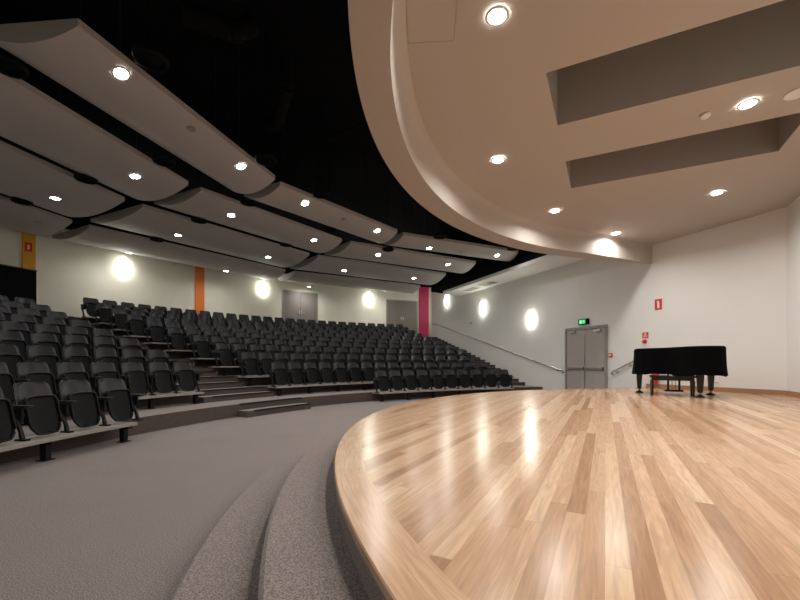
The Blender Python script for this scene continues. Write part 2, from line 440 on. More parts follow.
for k in range(1, NR+1):
    zl, zh = Lz(k-1), Lz(k)
    a0 = lerp(AR, k)+g*.3; a1 = lerp(AL, k)-g*.3
    aisle_step('aisle_step', Rr(k)-.38, Rr(k)-.002, zl, (zl+zh)/2, a0, a1, M_CARPET_SHADE)
    nosing(Rr(k)-.38, (zl+zh)/2, a0+.2, a1-1.2 if k < 3 else a1-.2); nosing(Rr(k), zh, a0+.2, a1-.4)
# wall aisle steps
def seat_end(k): return wall_ang(Rr(k)-.05, 1.02+.08*k)
aisle_step('wall_aisle_step', 10.72, Rr(0)-.002, 0, .14, wall_ang(10.9, .03), seat_end(0)-.6, M_CARPET_SHADE)
for k in range(1, NR+1):
    zl, zh = Lz(k-1), Lz(k)
    aisle_step('wall_aisle_step', Rr(k)-.38, Rr(k)-.002, zl, (zl+zh)/2, wall_ang(Rr(k)-.38, .02), seat_end(k)-.5, M_CARPET_SHADE)
    nosing(Rr(k)-.38, (zl+zh)/2, wall_ang(Rr(k)-.38, .02), seat_end(k)-.5)
    nosing(Rr(k), zh, wall_ang(Rr(k), .02), seat_end(k)-.5)

# ------------------------------------------------------------------ tip-up seat
# local frame: x along the row, +y away from the stage, z up from the mounting beam
def panel_mesh(w, prof_fn, zs, nx=10, thick=.035, curve=.03):
    """front/back curved shell; prof_fn(z)->(half width, y)"""
    bm = bmesh.new(); G = []
    for side in (0, 1):
        g_ = []
        for z in zs:
            hw, y = prof_fn(z)
            row = []
            for i in range(nx+1):
                t = -1+2*i/nx
                row.append(bm.verts.new((t*hw, y-curve*t*t+(thick if side else 0)*(1-.5*t**6), z)))
            g_.append(row)
        G.append(g_)
    A, B = G
    for r in range(len(zs)-1):
        for i in range(nx):
            bm.faces.new((A[r][i], A[r][i+1], A[r+1][i+1], A[r+1][i])); bm.faces.new((B[r][i+1], B[r][i], B[r+1][i], B[r+1][i+1]))
        bm.faces.new((A[r][0], A[r+1][0], B[r+1][0], B[r][0])); bm.faces.new((A[r+1][nx], A[r][nx], B[r][nx], B[r+1][nx]))
    for i in range(nx):
        bm.faces.new((A[0][i+1], A[0][i], B[0][i], B[0][i+1])); bm.faces.new((A[-1][i], A[-1][i+1], B[-1][i+1], B[-1][i]))
    return bm
def back_prof(z):
    # z .28..0.71 above beam
    t = (z-.28)/.42
    hw = .208+.018*sin(pi*min(1, t))
    if z > .635: hw *= sqrt(max(.0, 1-((z-.635)/.0752)**2))*.28+.72
    return hw, .17+.10*t
def pan_prof(z):
    t = (z-.05)/.47
    hw = .192
    if t < .3: hw *= .62+.38*sin(t/.3*pi/2)
    if t > .85: hw *= 1-.14*((t-.85)/.15)**2
    return hw, .02+.10*t
chair_proto = empty('auditorium_seat')
zs = [.28, .36, .45, .54, .61, .64, .665, .685, .699, .707, .71]
back = obj('backrest', panel_mesh(.46, back_prof, zs, thick=.045, curve=.045), M_SHELL, chair_proto, smooth=True)
zs2 = [.05, .062, .085, .12, .18, .25, .33, .41, .46, .50, .52]
pan = obj('folded_seat', panel_mesh(.42, pan_prof, zs2, thick=.06, curve=.02), M_PAD, chair_proto, smooth=True)
# raised rim round the folded seat's edge
bm = bmesh.new(); rim = []
for z in zs2: hw, y = pan_prof(z); rim.append((-hw, y-.02-.008, z))
top = [(t*pan_prof(.52)[0], pan_prof(.52)[1]-.02*t*t-.008, .52+.012*(1-t*t)) for t in (-.7, -.35, 0, .35, .7)]
rim += top
for z in reversed(zs2): hw, y = pan_prof(z); rim.append((hw, y-.02-.008, z))
bot = [(t*pan_prof(.05)[0], pan_prof(.05)[1]-.02*t*t-.012, .05-.012*(1-t*t)) for t in (.6, 0, -.6)]
rim += bot; rim.append(rim[0])
tube(bm, rim, .014, 6, cap=False)
rimo = obj('seat_rim', bm, M_FRAME, chair_proto, smooth=True)
def side_frame(x):
    bm = bmesh.new()
    tube(bm, [(x, .02, .0), (x, .05, .12), (x, .12, .28), (x, .15, .40)], [.028, .024, .022, .02], 8)
    bx(bm, x-.03, x+.03, -.05, .10, 0, .02)
    bx(bm, x-.012, x+.012, .02, .20, .26, .40)
    return bm
def arm(x):
    bm = bmesh.new(); bx(bm, x-.028, x+.028, -.10, .20, .415, .44); bx(bm, x-.02, x+.02, -.02, .19, .395, .416)
    return bm
sfr = obj('side_frame', side_frame(-.275), M_FRAME, chair_proto, smooth=False)
arm_ = obj('armrest', arm(-.275), M_SHELL, chair_proto, bevel=.008)
SZ = .955
for c in list(chair_proto.children):
    c.data.transform(Matrix.Diagonal((1, 1, SZ, 1)))
chair_end_frame = bpy.data.objects.new('side_frame', obj('tmp_f', side_frame(.275), M_FRAME).data)
chair_end_arm = bpy.data.objects.new('armrest', obj('tmp_a', arm(.275), M_SHELL).data)
chair_end_frame.data.transform(Matrix.Diagonal((1, 1, SZ, 1))); chair_end_arm.data.transform(Matrix.Diagonal((1, 1, SZ, 1)))
bpy.data.objects.remove(bpy.data.objects['tmp_f']); bpy.data.objects.remove(bpy.data.objects['tmp_a'])
ORD = ['', 'first', 'second', 'third', 'fourth', 'fifth', 'sixth', 'seventh', 'eighth', 'ninth', 'tenth', 'eleventh', 'twelfth', 'thirteenth', 'fourteenth', 'fifteenth', 'sixteenth', 'seventeenth', 'eighteenth']
used = [False]
def place_seat(p, a, label, group, last):
    kids = [c for c in chair_proto.children if not c.get('extra')]
    if not used[0]:
        used[0] = True; r = chair_proto; newk = False
    else:
        r = chair_proto.copy(); COL.objects.link(r); newk = True
    r.location = p; r.rotation_euler = (0, 0, R(a-90))
    r['label'] = label; r['category'] = 'seat'; r['group'] = group
    if newk:
        for c in kids:
            d = c.copy(); COL.objects.link(d); d.parent = r
    if last:
        for e in (chair_end_frame, chair_end_arm):
            d = e.copy(); d['extra'] = 1; COL.objects.link(d); d.parent = r
    return r
PITCH = .55
beam_i = 0
def seat_row(k, a_lo, a_hi, block, from_lo, from_hi, grp):
    """seats from angle a_hi (left end) down to a_lo (right end)"""
    rs = Rr(k)-.30 if k else 10.82
    dz = Lz(k)
    da = math.degrees(PITCH/rs)
    n = int((a_hi-a_lo)/da+.001)
    for i in range(n):
        a = a_hi-da*(i+.5)
        if i < (n+1)//2 or from_lo is None: w = '%s %s' % (ORD[min(i+1, 18)] if from_hi_first(from_hi) else '', from_hi); num = i+1; ref = from_hi
        else: num = n-i; ref = from_lo
        if from_hi is None: num = n-i; ref = from_lo
        rowname = 'front row' if k == 0 else 'row %s' % NUM[k+1]
        lab = 'black tip-up seat, %s of %s, %s seat from %s' % (rowname, block, ORD[num], ref)
        if num == 1: lab = 'black tip-up end seat, %s of %s, beside %s' % (rowname, block, ref)
        place_seat(pol(rs, a, dz+.0), a, lab, grp, i == n-1)
    # mounting beam with posts
    a1, a0 = a_hi-.03, a_hi-da*n+(.03 if 'left' not in block or k else .95)
    root = empty('seat_mounting_beam', pol(rs-.06, (a0+a1)/2, Lz(k-1) if k else 0))
    tag(root, 'pale steel beam on black posts under the seats, %s of %s' % ('front row' if k == 0 else 'row %s' % NUM[k+1], block), 'beam', 'seat mounting beams')
    inv = Matrix.Translation(-root.location)
    r_out = Rr(k)-.003
    bm = bmesh.new(); arc_slab(bm, rs-.16, r_out, dz-.042, dz-.001, a0, a1, max(4, n)); bm.transform(inv)
    obj('beam', bm, M_BEAM, root)
    zf = Lz(k-1) if k else 0
    i = 0; m_ = max(2, n//2+1)
    for i in range(m_):
        a = a1-.5*da/2-(a1-a0-.5*da)*i/(m_-1)
        bm = bmesh.new(); M_ = inv @ frame_at(pol(rs-.05, a, 0), a)
        bx(bm, -.035, .035, -.04, .04, zf+.012, dz-.043, M_)
        bx(bm, -.07, .07, -.06, .06, zf+.001, zf+.012, M_)
        bx(bm, -.04, .04, -.125, -.05, dz-.075, dz-.0435, M_)
        obj('post', bm, M_FRAME, root)
    return n
def from_hi_first(x): return True
NUM = ['zero', 'one', 'two', 'three', 'four', 'five', 'six', 'seven', 'eight', 'nine', 'ten', 'eleven']
total = 0
a_start0, _ = on_arc(372, 11.1)
total += seat_row(0, seat_end(0), a_start0, 'centre block', 'the right wall stairs', 'its open left end', 'tip-up seats in the centre block')
for k in range(1, NR+1):
    total += seat_row(k, seat_end(k), lerp(AR, k)-.1, 'centre block', 'the right wall stairs', 'the stepped aisle', 'tip-up seats in the centre block')
for k in range(0, 9):
    rs = Rr(k)-.3 if k else 10.82
    ar = lerp(AL, k) if k else 166.9
    alim, _ = on_arc(-35, rs)
    da = math.degrees(PITCH/rs); n = int((alim-ar)/da)+3
    # ordered from the aisle: count seats from the low-angle end
    total += seat_row(k, ar, ar+da*n+.01, 'left block', 'the stepped aisle' if k else 'its open right end', None, 'tip-up seats in the left block')
print('SEATS', total)

# ------------------------------------------------------------------ ceiling clouds
ZP = 5.2
strips = [(10.2, 11.5), (12.15, 14.0), (14.35, 16.85), (17.3, 19.6)]
ends = [103.0, 105.8, 107.3, 107.8]
sect = [(177.2, 155.6), (155.2, 130.7)]
SECT = [[(175.3, 152.8), (151.4, 128.6), (127.0, 101.5)], [(178.5, 156.1), (154.6, 132.8), (131.2, 105.8)], [(178.5, 156.3), (154.6, 132.6), (131.2, 107.3)], [(178.5, 155.2), (153.8, 131.0), (129.6, 107.8)]]
SNAME = ['front', 'second', 'third', 'rear']; CNAME = ['leftmost', 'middle', 'rightmost', 'far left']
lens_bm = bmesh.new(); lathe(lens_bm, [(0, 0), (.085, 0), (.085, -.006), (0, -.006)], n=20)
trim_bm = bmesh.new(); lathe(trim_bm, [(.085, .0), (.085, -.008), (.105, -.010), (.112, 0), (.112, .004)], n=24)
def downlight(p, label, group, power, cone=False, size=.16, col=(1, .965, .92)):
    root = empty('downlight', p); tag(root, label, 'ceiling light', group)
    if not hasattr(downlight, 'l'):
        downlight.l = obj('lens', lens_bm, M_LAMP, root); downlight.t = obj('trim_ring', trim_bm, M_WHITE, root, smooth=True)
    else:
        for s in (downlight.l, downlight.t):
            c = s.copy(); COL.objects.link(c); c.parent = root
    ld = bpy.data.lights.new('downlight_lamp', 'AREA'); ld.shape = 'DISK'; ld.size = size; ld.energy = power; ld.color = col; ld.spread = R(156)
    lo = bpy.data.objects.new('downlight_lamp', ld); COL.objects.link(lo); lo.parent = root; lo.location = (0, 0, -.012)
    return root
PAN_POWER = 19; STG_POWER = 38
lampdefs = {  # surveyed positions of the lamps on each cloud strip
    0: [(121, 73), (241, 166), (305, 202), (377, 230), (429, 243), (497, 254.5)],
    1: [(135, 176), (231, 215), (314, 240), (378, 254.5), (448, 264)],
    2: [(55, 198), (178, 235), (268, 257), (344, 270.5), (414, 278)],
    3: [(129, 254), (226, 271), (309, 285), (384, 292)]}
SAG = .16
def cloud(si, a1, a0, ci):
    r0, r1 = strips[si]
    if si == 0: r0 += (0, .1, .18, 0)[ci]
    if si in (1, 2) and ci in (1, 2): r1 -= .12
    if si == 3: r1 -= (0, .1, .45, 0)[ci]
    g_ = .07
    c = [pol(r0, a1), pol(r0, a0), pol(r1, a0), pol(r1, a1)]
    mid = (c[0]+c[1]+c[2]+c[3])/4
    root = empty('ceiling_cloud', (mid.x, mid.y, ZP))
    tag(root, 'suspended pale acoustic ceiling cloud, %s strip from the stage, %s one' % (SNAME[si], CNAME[ci]), 'ceiling panel', 'acoustic clouds over the seating')
    bm = bmesh.new(); nw, nl = 14, 10
    e0 = (c[1]-c[0]); e1 = (c[2]-c[3])
    tang = e0.normalized()
    G = {}
    for j in range(nl+1):
        t = j/nl
        for i in range(nw+1):
            s = i/nw
            p = (c[0]+e0*t)*(1-s)+(c[3]+e1*t)*s
            # slightly rounded corners in plan
            sag = SAG*(1-(2*s-1)**2)
            G[0, i, j] = bm.verts.new((p.x-mid.x, p.y-mid.y, -sag)); G[1, i, j] = bm.verts.new((p.x-mid.x, p.y-mid.y, .09))
    for j in range(nl):
        for i in range(nw):
            bm.faces.new((G[0, i, j], G[0, i+1, j], G[0, i+1, j+1], G[0, i, j+1])); bm.faces.new((G[1, i, j], G[1, i, j+1], G[1, i+1, j+1], G[1, i+1, j]))
        for i in (0, nw): bm.faces.new((G[0, i, j], G[0, i, j+1], G[1, i, j+1], G[1, i, j]))
    for i in range(nw):
        for j in (0, nl): bm.faces.new((G[0, i, j], G[0, i+1, j], G[1, i+1, j], G[1, i, j]))
    o = obj('panel', bm, M_PANEL, root)
    o.modifiers.new('es', 'EDGE_SPLIT').split_angle = R(30)
    for p in o.data.polygons: p.use_smooth = True
    for t in (.2, .8):
        for s in (.25, .75):
            p = (c[0]+e0*t)*(1-s)+(c[3]+e1*t)*s
            bm = bmesh.new(); tube(bm, [(p.x-mid.x, p.y-mid.y, .09), (p.x-mid.x, p.y-mid.y, 2.4)], .004, 5)
            obj('hanger_rod', bm, M_SOFTB, root)
    return (c, e0, e1)
clouds = {}
for si in range(4):
    for ci, (a1, a0) in enumerate(SECT[si]):
        clouds[si, ci] = cloud(si, a1, a0, ci)
    if si: cloud(si, 199, 179.2, 3)
def under_z(si, p):
    best = ZP-SAG
    for ci in range(3):
        c, e0, e1 = clouds[si, ci]
        # local params
        t = (p-c[0]).dot(e0.normalized())
        n_ = Vector((-e0.y, e0.x, 0)).normalized(); w = (c[3]-c[0]).dot(n_)
        s = (p-c[0]).dot(n_)/w
        if -.05 < s < 1.05 and -.3 < t < e0.length+.9*abs(w)*.5:
            under_z.n = Vector((-n_.x*4*SAG*(2*s-1)/w, -n_.y*4*SAG*(2*s-1)/w, 1)).normalized()
            return ZP-SAG*(1-(2*s-1)**2)
    return best
for si, L_ in lampdefs.items():
    for i, (px, py) in enumerate(L_):
        z = ZP-SAG*.8
        for _ in range(6):
            p = at(px, py, z); z = under_z(si, Vector((p.x, p.y, 0)))
        lamp_ = downlight(Vector((p.x, p.y, z-.004)), 'round bright downlight in the %s ceiling cloud strip, %s from the left' % (SNAME[si], ORD[i+1]), 'downlights in the ceiling clouds', PAN_POWER)
        lamp_.rotation_euler = under_z.n.to_track_quat('Z', 'Y').to_euler()
# a few more lamps on clouds left of the frame
for si, r in ((0, 10.6), (1, 12.8), (2, 15.4), (3, 18.3)):
    for a in (() if si == 0 else (174, 184, 194) if si == 1 else (173, 190)):
        downlight(pol(r, a, ZP-SAG-.03), 'round downlight of the %s ceiling cloud strip beside the left wall' % SNAME[si], 'downlights in the ceiling clouds', PAN_POWER)
# small flush sensors on the clouds
for si, px, py in ((0, 191, 128.5), (0, 344, 218), (0, 461, 248.5), (2, 38, 222), (2, 375, 268)):
    z = ZP-SAG
    for _ in range(6):
        p = at(px, py, z); z = under_z(si, Vector((p.x, p.y, 0)))
    bm = bmesh.new(); lathe(bm, [(0, 0), (.07, 0), (.07, -.015), (.05, -.02), (0, -.02)], n=20)
    o = obj('flush_sensor', bm, M_GRILLE); o.location = (p.x, p.y, z-.001)
    tag(o, 'small grey disc sensor on the %s ceiling cloud strip%s' % (SNAME[si], {191: ', beside its brightest left lamps', 344: ', between its middle lamps', 461: ', between its right lamps', 38: ', at its left end', 375: ', at its right half'}[px]), 'sensor')
# black round diffusers in the gaps
dm = None
for i, (px, py) in enumerate([(151, 61), (266, 161), (321, 195), (8, 68), (164, 162), (86, 180), (22, 202), (249, 203), (199, 221), (330, 230), (286, 245), (157, 240), (388, 250), (440, 237), (405, 265), (513, 249)]):
    p = at(px, py, ZP-.10)
    root = empty('ceiling_diffuser', p)
    tag(root, 'black round air diffuser hanging between ceiling clouds, %s' % ['over the second left lamp, nearest', 'by the tip of the nearest cloud', 'above the middle front cloud', 'at the left picture edge', 'right of the second strip end', 'left of the crossing gap', 'low at the far left', 'below the nearest cloud tip', 'left of the central lamps', 'below the middle front cloud', 'in the rear middle gap', 'behind the left crossing gap', 'by the rightmost second strip start', 'by the rightmost front cloud', 'in the third gap at right', 'at the front strip right end'][i], 'air diffuser', 'black diffusers between the clouds')
    if dm is None:
        bm = bmesh.new(); lathe(bm, [(.165, 0), (.195, -.01), (.205, .015), (.2, .05), (.16, .05), (.165, 0)], n=28); d1 = obj('ring', bm, M_DUCT, root, smooth=True)
        bm = bmesh.new(); lathe(bm, [(0, .02), (.06, .015), (.08, .03), (.11, .02), (.13, .035), (.168, .03), (.165, .049), (0, .049)], n=28); d2 = obj('core', bm, M_BLACK, root, smooth=True)
        bm = bmesh.new(); tube(bm, [(0, 0, .05), (0, 0, 2.49)], .01, 6); d3 = obj('drop_rod', bm, M_BLACK, root)
        dm = (d1, d2, d3)
    else:
        for s in dm: c = s.copy(); COL.objects.link(c); c.parent = root
# ducts and pipes in the black void
def flex(name, pts, r, lab):
    bm = bmesh.new(); P = []; rr = []
    for a, b in zip(pts, pts[1:]):
        a, b = Vector(a), Vector(b); n = max(2, int((b-a).length/.04))
        for i in range(n): P.append(a+(b-a)*i/n); rr.append(r+(.012 if len(P) % 2 else 0))
    tube(bm, P, rr, 16); o = obj(name, bm, M_DUCT); tag(o, lab, 'duct'); return o
d0 = at(182, 12, 6.6); d1_ = at(236, 32, 6.6)
flex('flexible_duct', [d0, d1_, d1_+Vector((.2, .2, .3))], .15, 'black corrugated duct high in the dark void, upper left one')
d0 = at(287, 90, 6.4); d1_ = at(277, 124, 6.4)
flex('flexible_duct', [d0+Vector((0, -.1, .5)), d0, d1_, d1_+Vector((-.3, .2, .1))], .11, 'black corrugated duct curling down in the void, nearer the stage edge')
for i, (pa, pb) in enumerate((((300, 150), (378, 118)),)):
    bm = bmesh.new(); tube(bm, [at(*pa, 6.9), at(*pb, 6.9)], .03, 8)
    tag(obj('service_pipe', bm, M_DUCT), ['dark pipe crossing towards the curved bulkhead'][i], 'pipe')

# ------------------------------------------------------------------ stage ceiling fittings
for i, (px, py, lab) in enumerate(((497, 16, 'top, nearest the camera'), (498, 160, 'beside the curved bulkhead'), (555, 211, 'between the bulkhead and the long slot'), (616, 233.5, 'farthest, by the bulkhead end'), (748, 104, 'between the two slots at right'), (717, 193, 'beyond the farther slot at right'))):
    p = at(px, py, ZC-.012)
    downlight(p, 'round recessed downlight in the stage ceiling, %s' % lab, 'downlights over the stage', STG_POWER)
for i, (x, y) in enumerate(((3.0, 2.6), (1.3, 1.2), (4.6, 2.3), (3.0, -.4))):
    downlight(Vector((x, y, ZC-.012)), 'round recessed downlight in the stage ceiling behind the near slot', 'downlights over the stage', STG_POWER)
p = at(705, 114.5, ZC)
bm = bmesh.new(); lathe(bm, [(0, -.002), (.06, -.002), (.06, -.02), (.05, -.035), (.028, -.055), (0, -.06)], n=24)
o = obj('smoke_detector', bm, M_WHITE, smooth=True); o.location = p; tag(o, 'white round smoke detector on the stage ceiling between slots', 'smoke detector')
p = at(797, 93, ZC)
bm = bmesh.new(); lathe(bm, [(0, -.002), (.12, -.002), (.12, -.012), (.10, -.014), (0, -.010)], n=28)
o = obj('ceiling_speaker', bm, M_WHITE); o.location = p; tag(o, 'white round ceiling speaker at the right picture edge', 'speaker')
# access hatch
h0 = at(409, 42.5, ZC)
root = empty('access_hatch', h0); tag(root, 'flush square access hatch in the stage ceiling at top', 'hatch')
rot = Matrix.Rotation(R(-4), 4, 'Z')
bm = bmesh.new(); bx(bm, 0, .46, -.6, 0, -.006, -.001, rot); obj('panel', bm, M_CEIL, root)
bm = bmesh.new()
for (x0, x1, y0, y1) in ((-.008, 0, -.6, .008), (.46, .468, -.6, .008), (0, .46, 0, .008), (0, .46, -.608, -.6)): bx(bm, x0, x1, y0, y1, -.009, -.001, rot)
obj('frame', bm, M_GRILLE, root)
# soffit grilles
for i, (px, py) in enumerate(((488, 283.5), (471, 289))):
    p = at(px, py, ZS); m_ = wall_mtx(Vector((p.x, p.y, ZS)))
    root = empty('air_grille', p); tag(root, 'grey slotted air grille in the wall soffit, %s' % ('nearer one' if i == 0 else 'farther one'), 'air grille', 'air grilles in the soffit')
    inv = Matrix.Translation(-p)
    bm = bmesh.new(); bx(bm, -.5, .5, -.22, .22, -.015, -.002, inv @ m_); obj('frame', bm, M_WALL, root)
    bm = bmesh.new()
    for q in range(9): bx(bm, -.46, .46, -.2+q*.045, -.175+q*.045, -.022, -.0155, inv @ m_)
    obj('slats', bm, M_GRILLE, root)

# ------------------------------------------------------------------ wall lights
def sconce_mesh():
    bm = bmesh.new(); G = []
    nz, na = 10, 12; S_ = 1.2
    for j in range(nz+1):
        z = -.31+.62*j/nz; e = sqrt(max(.04, 1-(z/.312)**2))
        e = .35+.65*e
        G.append([bm.verts.new((.165*e*cos(pi*i/na), .012+.11*e*sin(pi*i/na), z)) for i in range(na+1)])
    for j in range(nz):
        for i in range(na): bm.faces.new((G[j][i], G[j][i+1], G[j+1][i+1], G[j+1][i]))
        bm.faces.new((G[j][0], G[j+1][0], G[j+1][na], G[j][na]))
    bm.faces.new(G[0]); bm.faces.new(G[-1][::-1])
    return bm
smd = sconce_mesh(); sc0 = []
def sconce(p, rotm, lab):
    root = empty('wall_light', p); root.rotation_euler = rotm.to_euler()
    tag(root, lab, 'wall light', 'oval wall lights')
    if not sc0:
        sc0.append(obj('glass_shade', smd, M_SCONCE, root, smooth=True))
        bm = bmesh.new(); bx(bm, -.09, .09, .001, .012, -.2, .2); sc0.append(obj('back_plate', bm, M_WHITE, root))
    else:
        for s in sc0: c = s.copy(); COL.objects.link(c); c.parent = root
def arc_mtx(a):     # local y towards the stage centre
    return Matrix.Rotation(R(a+90), 3, 'Z')
def arc_pt(px, py, r):
    a, Y = on_arc(px, r); return a, CAMZ+(HOR-py)*Y/F
for px, py, lab in ((124, 268, 'glowing oval wall light between yellow and orange pilasters'), (263, 289, 'glowing oval wall light between the orange pilaster and left rear door'), (369, 299, 'glowing oval wall light between the two rear doors')):
    a, z = arc_pt(px, py, R_BACK-.01); sconce(pol(R_BACK-.01, a, z), arc_mtx(a), lab)
wm3 = wall_mtx(Vector((0, 0, 0))).to_3x3()
for px, py, lab in ((447, 301, 'farthest glowing oval light on the right wall, near magenta pilaster'), (483, 308.5, 'middle glowing oval light on the right wall above handrail'), (531, 319.5, 'nearest glowing oval light on the right wall, left of the exit')):
    p = wall_z(px, py); sconce(p+WN*.002, wm3, lab)
for a in (171, 184):
    sconce(pol(R_BACK-.01, a, 4.8), arc_mtx(a), 'glowing oval wall light left of the yellow pilaster')

# ------------------------------------------------------------------ coloured pilasters, rear doors, booth
def arc_box(bm, px0, px1, z0, z1, r1=R_BACK-.004, d=.05):
    a0, _ = on_arc(px0, r1); a1, _ = on_arc(px1, r1)
    arc_slab(bm, r1-d, r1, z0, z1, a1, a0, 4)
ZW = Lz(NR)
for n_, (x0, x1, mat) in enumerate(((22, 35, M_YELLOW), (195, 204, M_ORANGE), (419, 428.5, M_PINK))):
    bm = bmesh.new(); arc_box(bm, x0, x1, ZW+.002, 5.75); struct(obj('trim_%d' % (n_+1), bm, mat))
def rear_door(n_, px0, px1, py):
    am, _ = on_arc((px0+px1)/2, R_BACK-.01); a0, _ = on_arc(px1, R_BACK-.01); a1, _ = on_arc(px0, R_BACK-.01)
    _, ztop = arc_pt((px0+px1)/2, py, R_BACK-.01); w = R(a1-a0)*R_BACK; h = ztop-ZW
    root = empty('door_%d' % n_, pol(R_BACK-.02, am, ZW+.002), R(am+90)); struct(root)
    bm = bmesh.new()
    for s in (-1, 1): bx(bm, s*w/2-.03, s*w/2+.03, 0, .06, 0, h)
    bx(bm, -w/2+.03, w/2-.03, 0, .06, h-.05, h); obj('frame', bm, M_DFRAME, root)
    for s in (-1, 1):
        x0, x1 = sorted((s*.004, s*(w/2-.032)))
        lf = obj('leaf', box(x0, x1, .005, .045, .01, h-.052), M_RDOOR, root, bevel=.003)
        hb = bmesh.new(); bx(hb, s*.06-.02, s*.06+.02, .046, .055, 1.0, 1.22); tube(hb, [(s*.06, .055, 1.1), (s*.06, .1, 1.1), (s*.17, .1, 1.1)], .01, 8)
        obj('handle', hb, M_STEEL, lf)
rear_door(1, 283.7, 317, 291.7)
rear_door(2, 386.7, 417, 300.4)
# black front of the control booth at the far left
bm = bmesh.new(); a0, _ = on_arc(35, 18.35); arc_slab(bm, 18.35, R_BACK-.06, Lz(8)+.005 if False else ZW+.003, 3.80, a0, A_L-2, 30)
# booth stands on the top tier level; front skirt comes down to its own tier
root = empty('control_booth', pol(19.2, 175, ZW)); tag(root, 'matt black control booth wall at far left under the yellow pilaster', 'booth')
inv = Matrix.Translation(-root.location)
bm.free(); bm = bmesh.new(); a0, _ = on_arc(36.5, Rr(NR)+.02)
arc_slab(bm, Rr(NR)+.02, R_BACK-.06, ZW+.003, 4.0, a0, A_L-2, 30); bm.transform(inv); obj('booth_wall', bm, M_BLACK, root)
bm = bmesh.new(); arc_slab(bm, Rr(NR), R_BACK-.06, 4.001, 4.03, a0-.05, A_L-2, 30); bm.transform(inv); obj('booth_capping', bm, M_SOFTB, root)

# ------------------------------------------------------------------ exit door on the right wall
pa, pb = on_wall(567), on_wall(607); dm_ = (pa+pb)/2; w = (pa-pb).length; h = 2.42
root = empty('door_3', Vector((dm_.x, dm_.y, .002))+WN*.003); struct(root); root.rotation_euler = wm3.to_euler()
bm = bmesh.new()
for s in (-1, 1): bx(bm, s*w/2-.03, s*w/2+.03, 0, .07, 0, h)
bx(bm, -w/2+.03, w/2-.03, 0, .07, h-.09, h); obj('frame', bm, M_DFRAME, root, bevel=.004)
for s in (-1, 1):
    x0, x1 = sorted((s*.004, s*(w/2-.032)))
    lf = obj('leaf', box(x0, x1, .005, .045, .01, h-.095), M_DOOR, root, bevel=.003)
    hb = bmesh.new(); xa, xb = sorted((s*.03, s*(w/2-.07)))
    bx(hb, xa, xb, .055, .095, .98, 1.04); bx(hb, xa, xa+.05, .0455, .11, .96, 1.06); bx(hb, xb-.05, xb, .0455, .11, .96, 1.06)
    obj('push_bar', hb, M_STEEL, lf)
    hb = bmesh.new(); xq = s*(w/2-.3); bx(hb, xq-.13, xq+.13, .0455, .10, h-.19, h-.12); tube(hb, [(xq, .09, h-.155), (xq-s*.2, .2, h-.10), (xq-s*.02, .075, h-.06)], .008, 6)
    obj('door_closer', hb, M_STEEL, lf)
    hb = bmesh.new(); bx(hb, s*.012-.006, s*.012+.006, .0455, .055, .02, h-.1); obj('meeting_strip', hb, M_STEEL, lf)
# exit sign
def wall_thing(name, px, py, lab, cat, off=.002):
    p = wall_z(px, py)+WN*off; r = empty(name, p); r.rotation_euler = wm3.to_euler(); tag(r, lab, cat); return r
r_ = wall_thing('exit_sign', 584.5, 322, 'lit green running-man exit sign in a black box above the grey doors', 'exit sign')
obj('housing', box(-.20, .20, .0, .07, -.09, .10), M_BLACK, r_, bevel=.006)
obj('green_face', box(-.10, .16, .0705, .074, -.065, .075), M_GREEN, r_)
def figure(bm, s, y0, y1, ox=0):
    def q(x0, x1, z0, z1): bx(bm, (ox+x0*s), (ox+x1*s), y0, y1, z0*s, z1*s)
    q(-.1, .1, .62, .85); q(-.16, .12, .15, .58); q(-.42, -.14, .34, .46); q(.1, .38, .38, .5); q(-.2, 0, -.25, .16); q(.0, .22, -.1, .16); q(.16, .3, -.5, -.05); q(-.45, -.16, -.32, -.2)
bm = bmesh.new(); figure(bm, .07, .0745, .077, -.03); bx(bm, .06, .12, .0745, .077, -.05, .055); obj('running_figure', bm, M_EXITW, r_)
# red signs and call points
r_ = wall_thing('fire_sign', 658.5, 304.5, 'red sign with white extinguisher pictogram, high right of the doors', 'sign')
obj('plate', box(-.10, .10, 0, .005, -.15, .15), M_RED, r_)
bm = bmesh.new(); bx(bm, -.03, .03, .0055, .008, -.10, .06); bx(bm, -.015, .045, .0055, .008, .065, .10); obj('pictogram', bm, M_WHITE, r_)
r_ = wall_thing('fire_sign', 645.5, 335.5, 'small red sign with white lettering just above the red bell', 'sign')
obj('plate', box(-.09, .09, 0, .005, -.08, .09), M_RED, r_)
bm = bmesh.new(); bx(bm, -.06, .06, .0055, .007, -.015, .0); bx(bm, -.06, .06, .0055, .007, -.045, -.03); bx(bm, -.03, .03, .0055, .007, .02, .06); obj('pictogram', bm, M_WHITE, r_)
r_ = wall_thing('alarm_sounder', 645, 341.5, 'red round alarm sounder below the small red sign', 'alarm')
bm = bmesh.new(); lathe(bm, [(0, 0), (.06, 0), (.06, .03), (.045, .06), (0, .065)], n=20); bm.transform(Matrix.Rotation(R(-90), 4, 'X')); obj('body', bm, M_RED, r_)
obj('base', box(-.045, .045, 0, .02, -.12, -.06), M_WHITE, r_)
r_ = wall_thing('alarm_call_point', 611, 355, 'red break-glass call point right beside the grey double doors', 'alarm')
obj('box', box(-.06, .06, 0, .04, -.06, .06), M_RED, r_, bevel=.004); obj('glass', box(-.03, .03, .041, .043, -.03, .03), M_WHITE, r_)
r_ = wall_thing('wall_socket', 717, 383, 'white double power socket low on the wall behind piano', 'socket')
obj('plate', box(-.09, .09, 0, .01, -.05, .05), M_WHITE, r_, bevel=.003); obj('switches', box(-.04, .04, .0105, .014, .0, .02), M_GRILLE, r_)
r_ = wall_thing('thermostat', 471, 323, 'tiny grey sensor on the right wall above the handrail', 'sensor')
obj('box', box(-.05, .05, 0, .03, -.05, .05), M_GRILLE, r_)
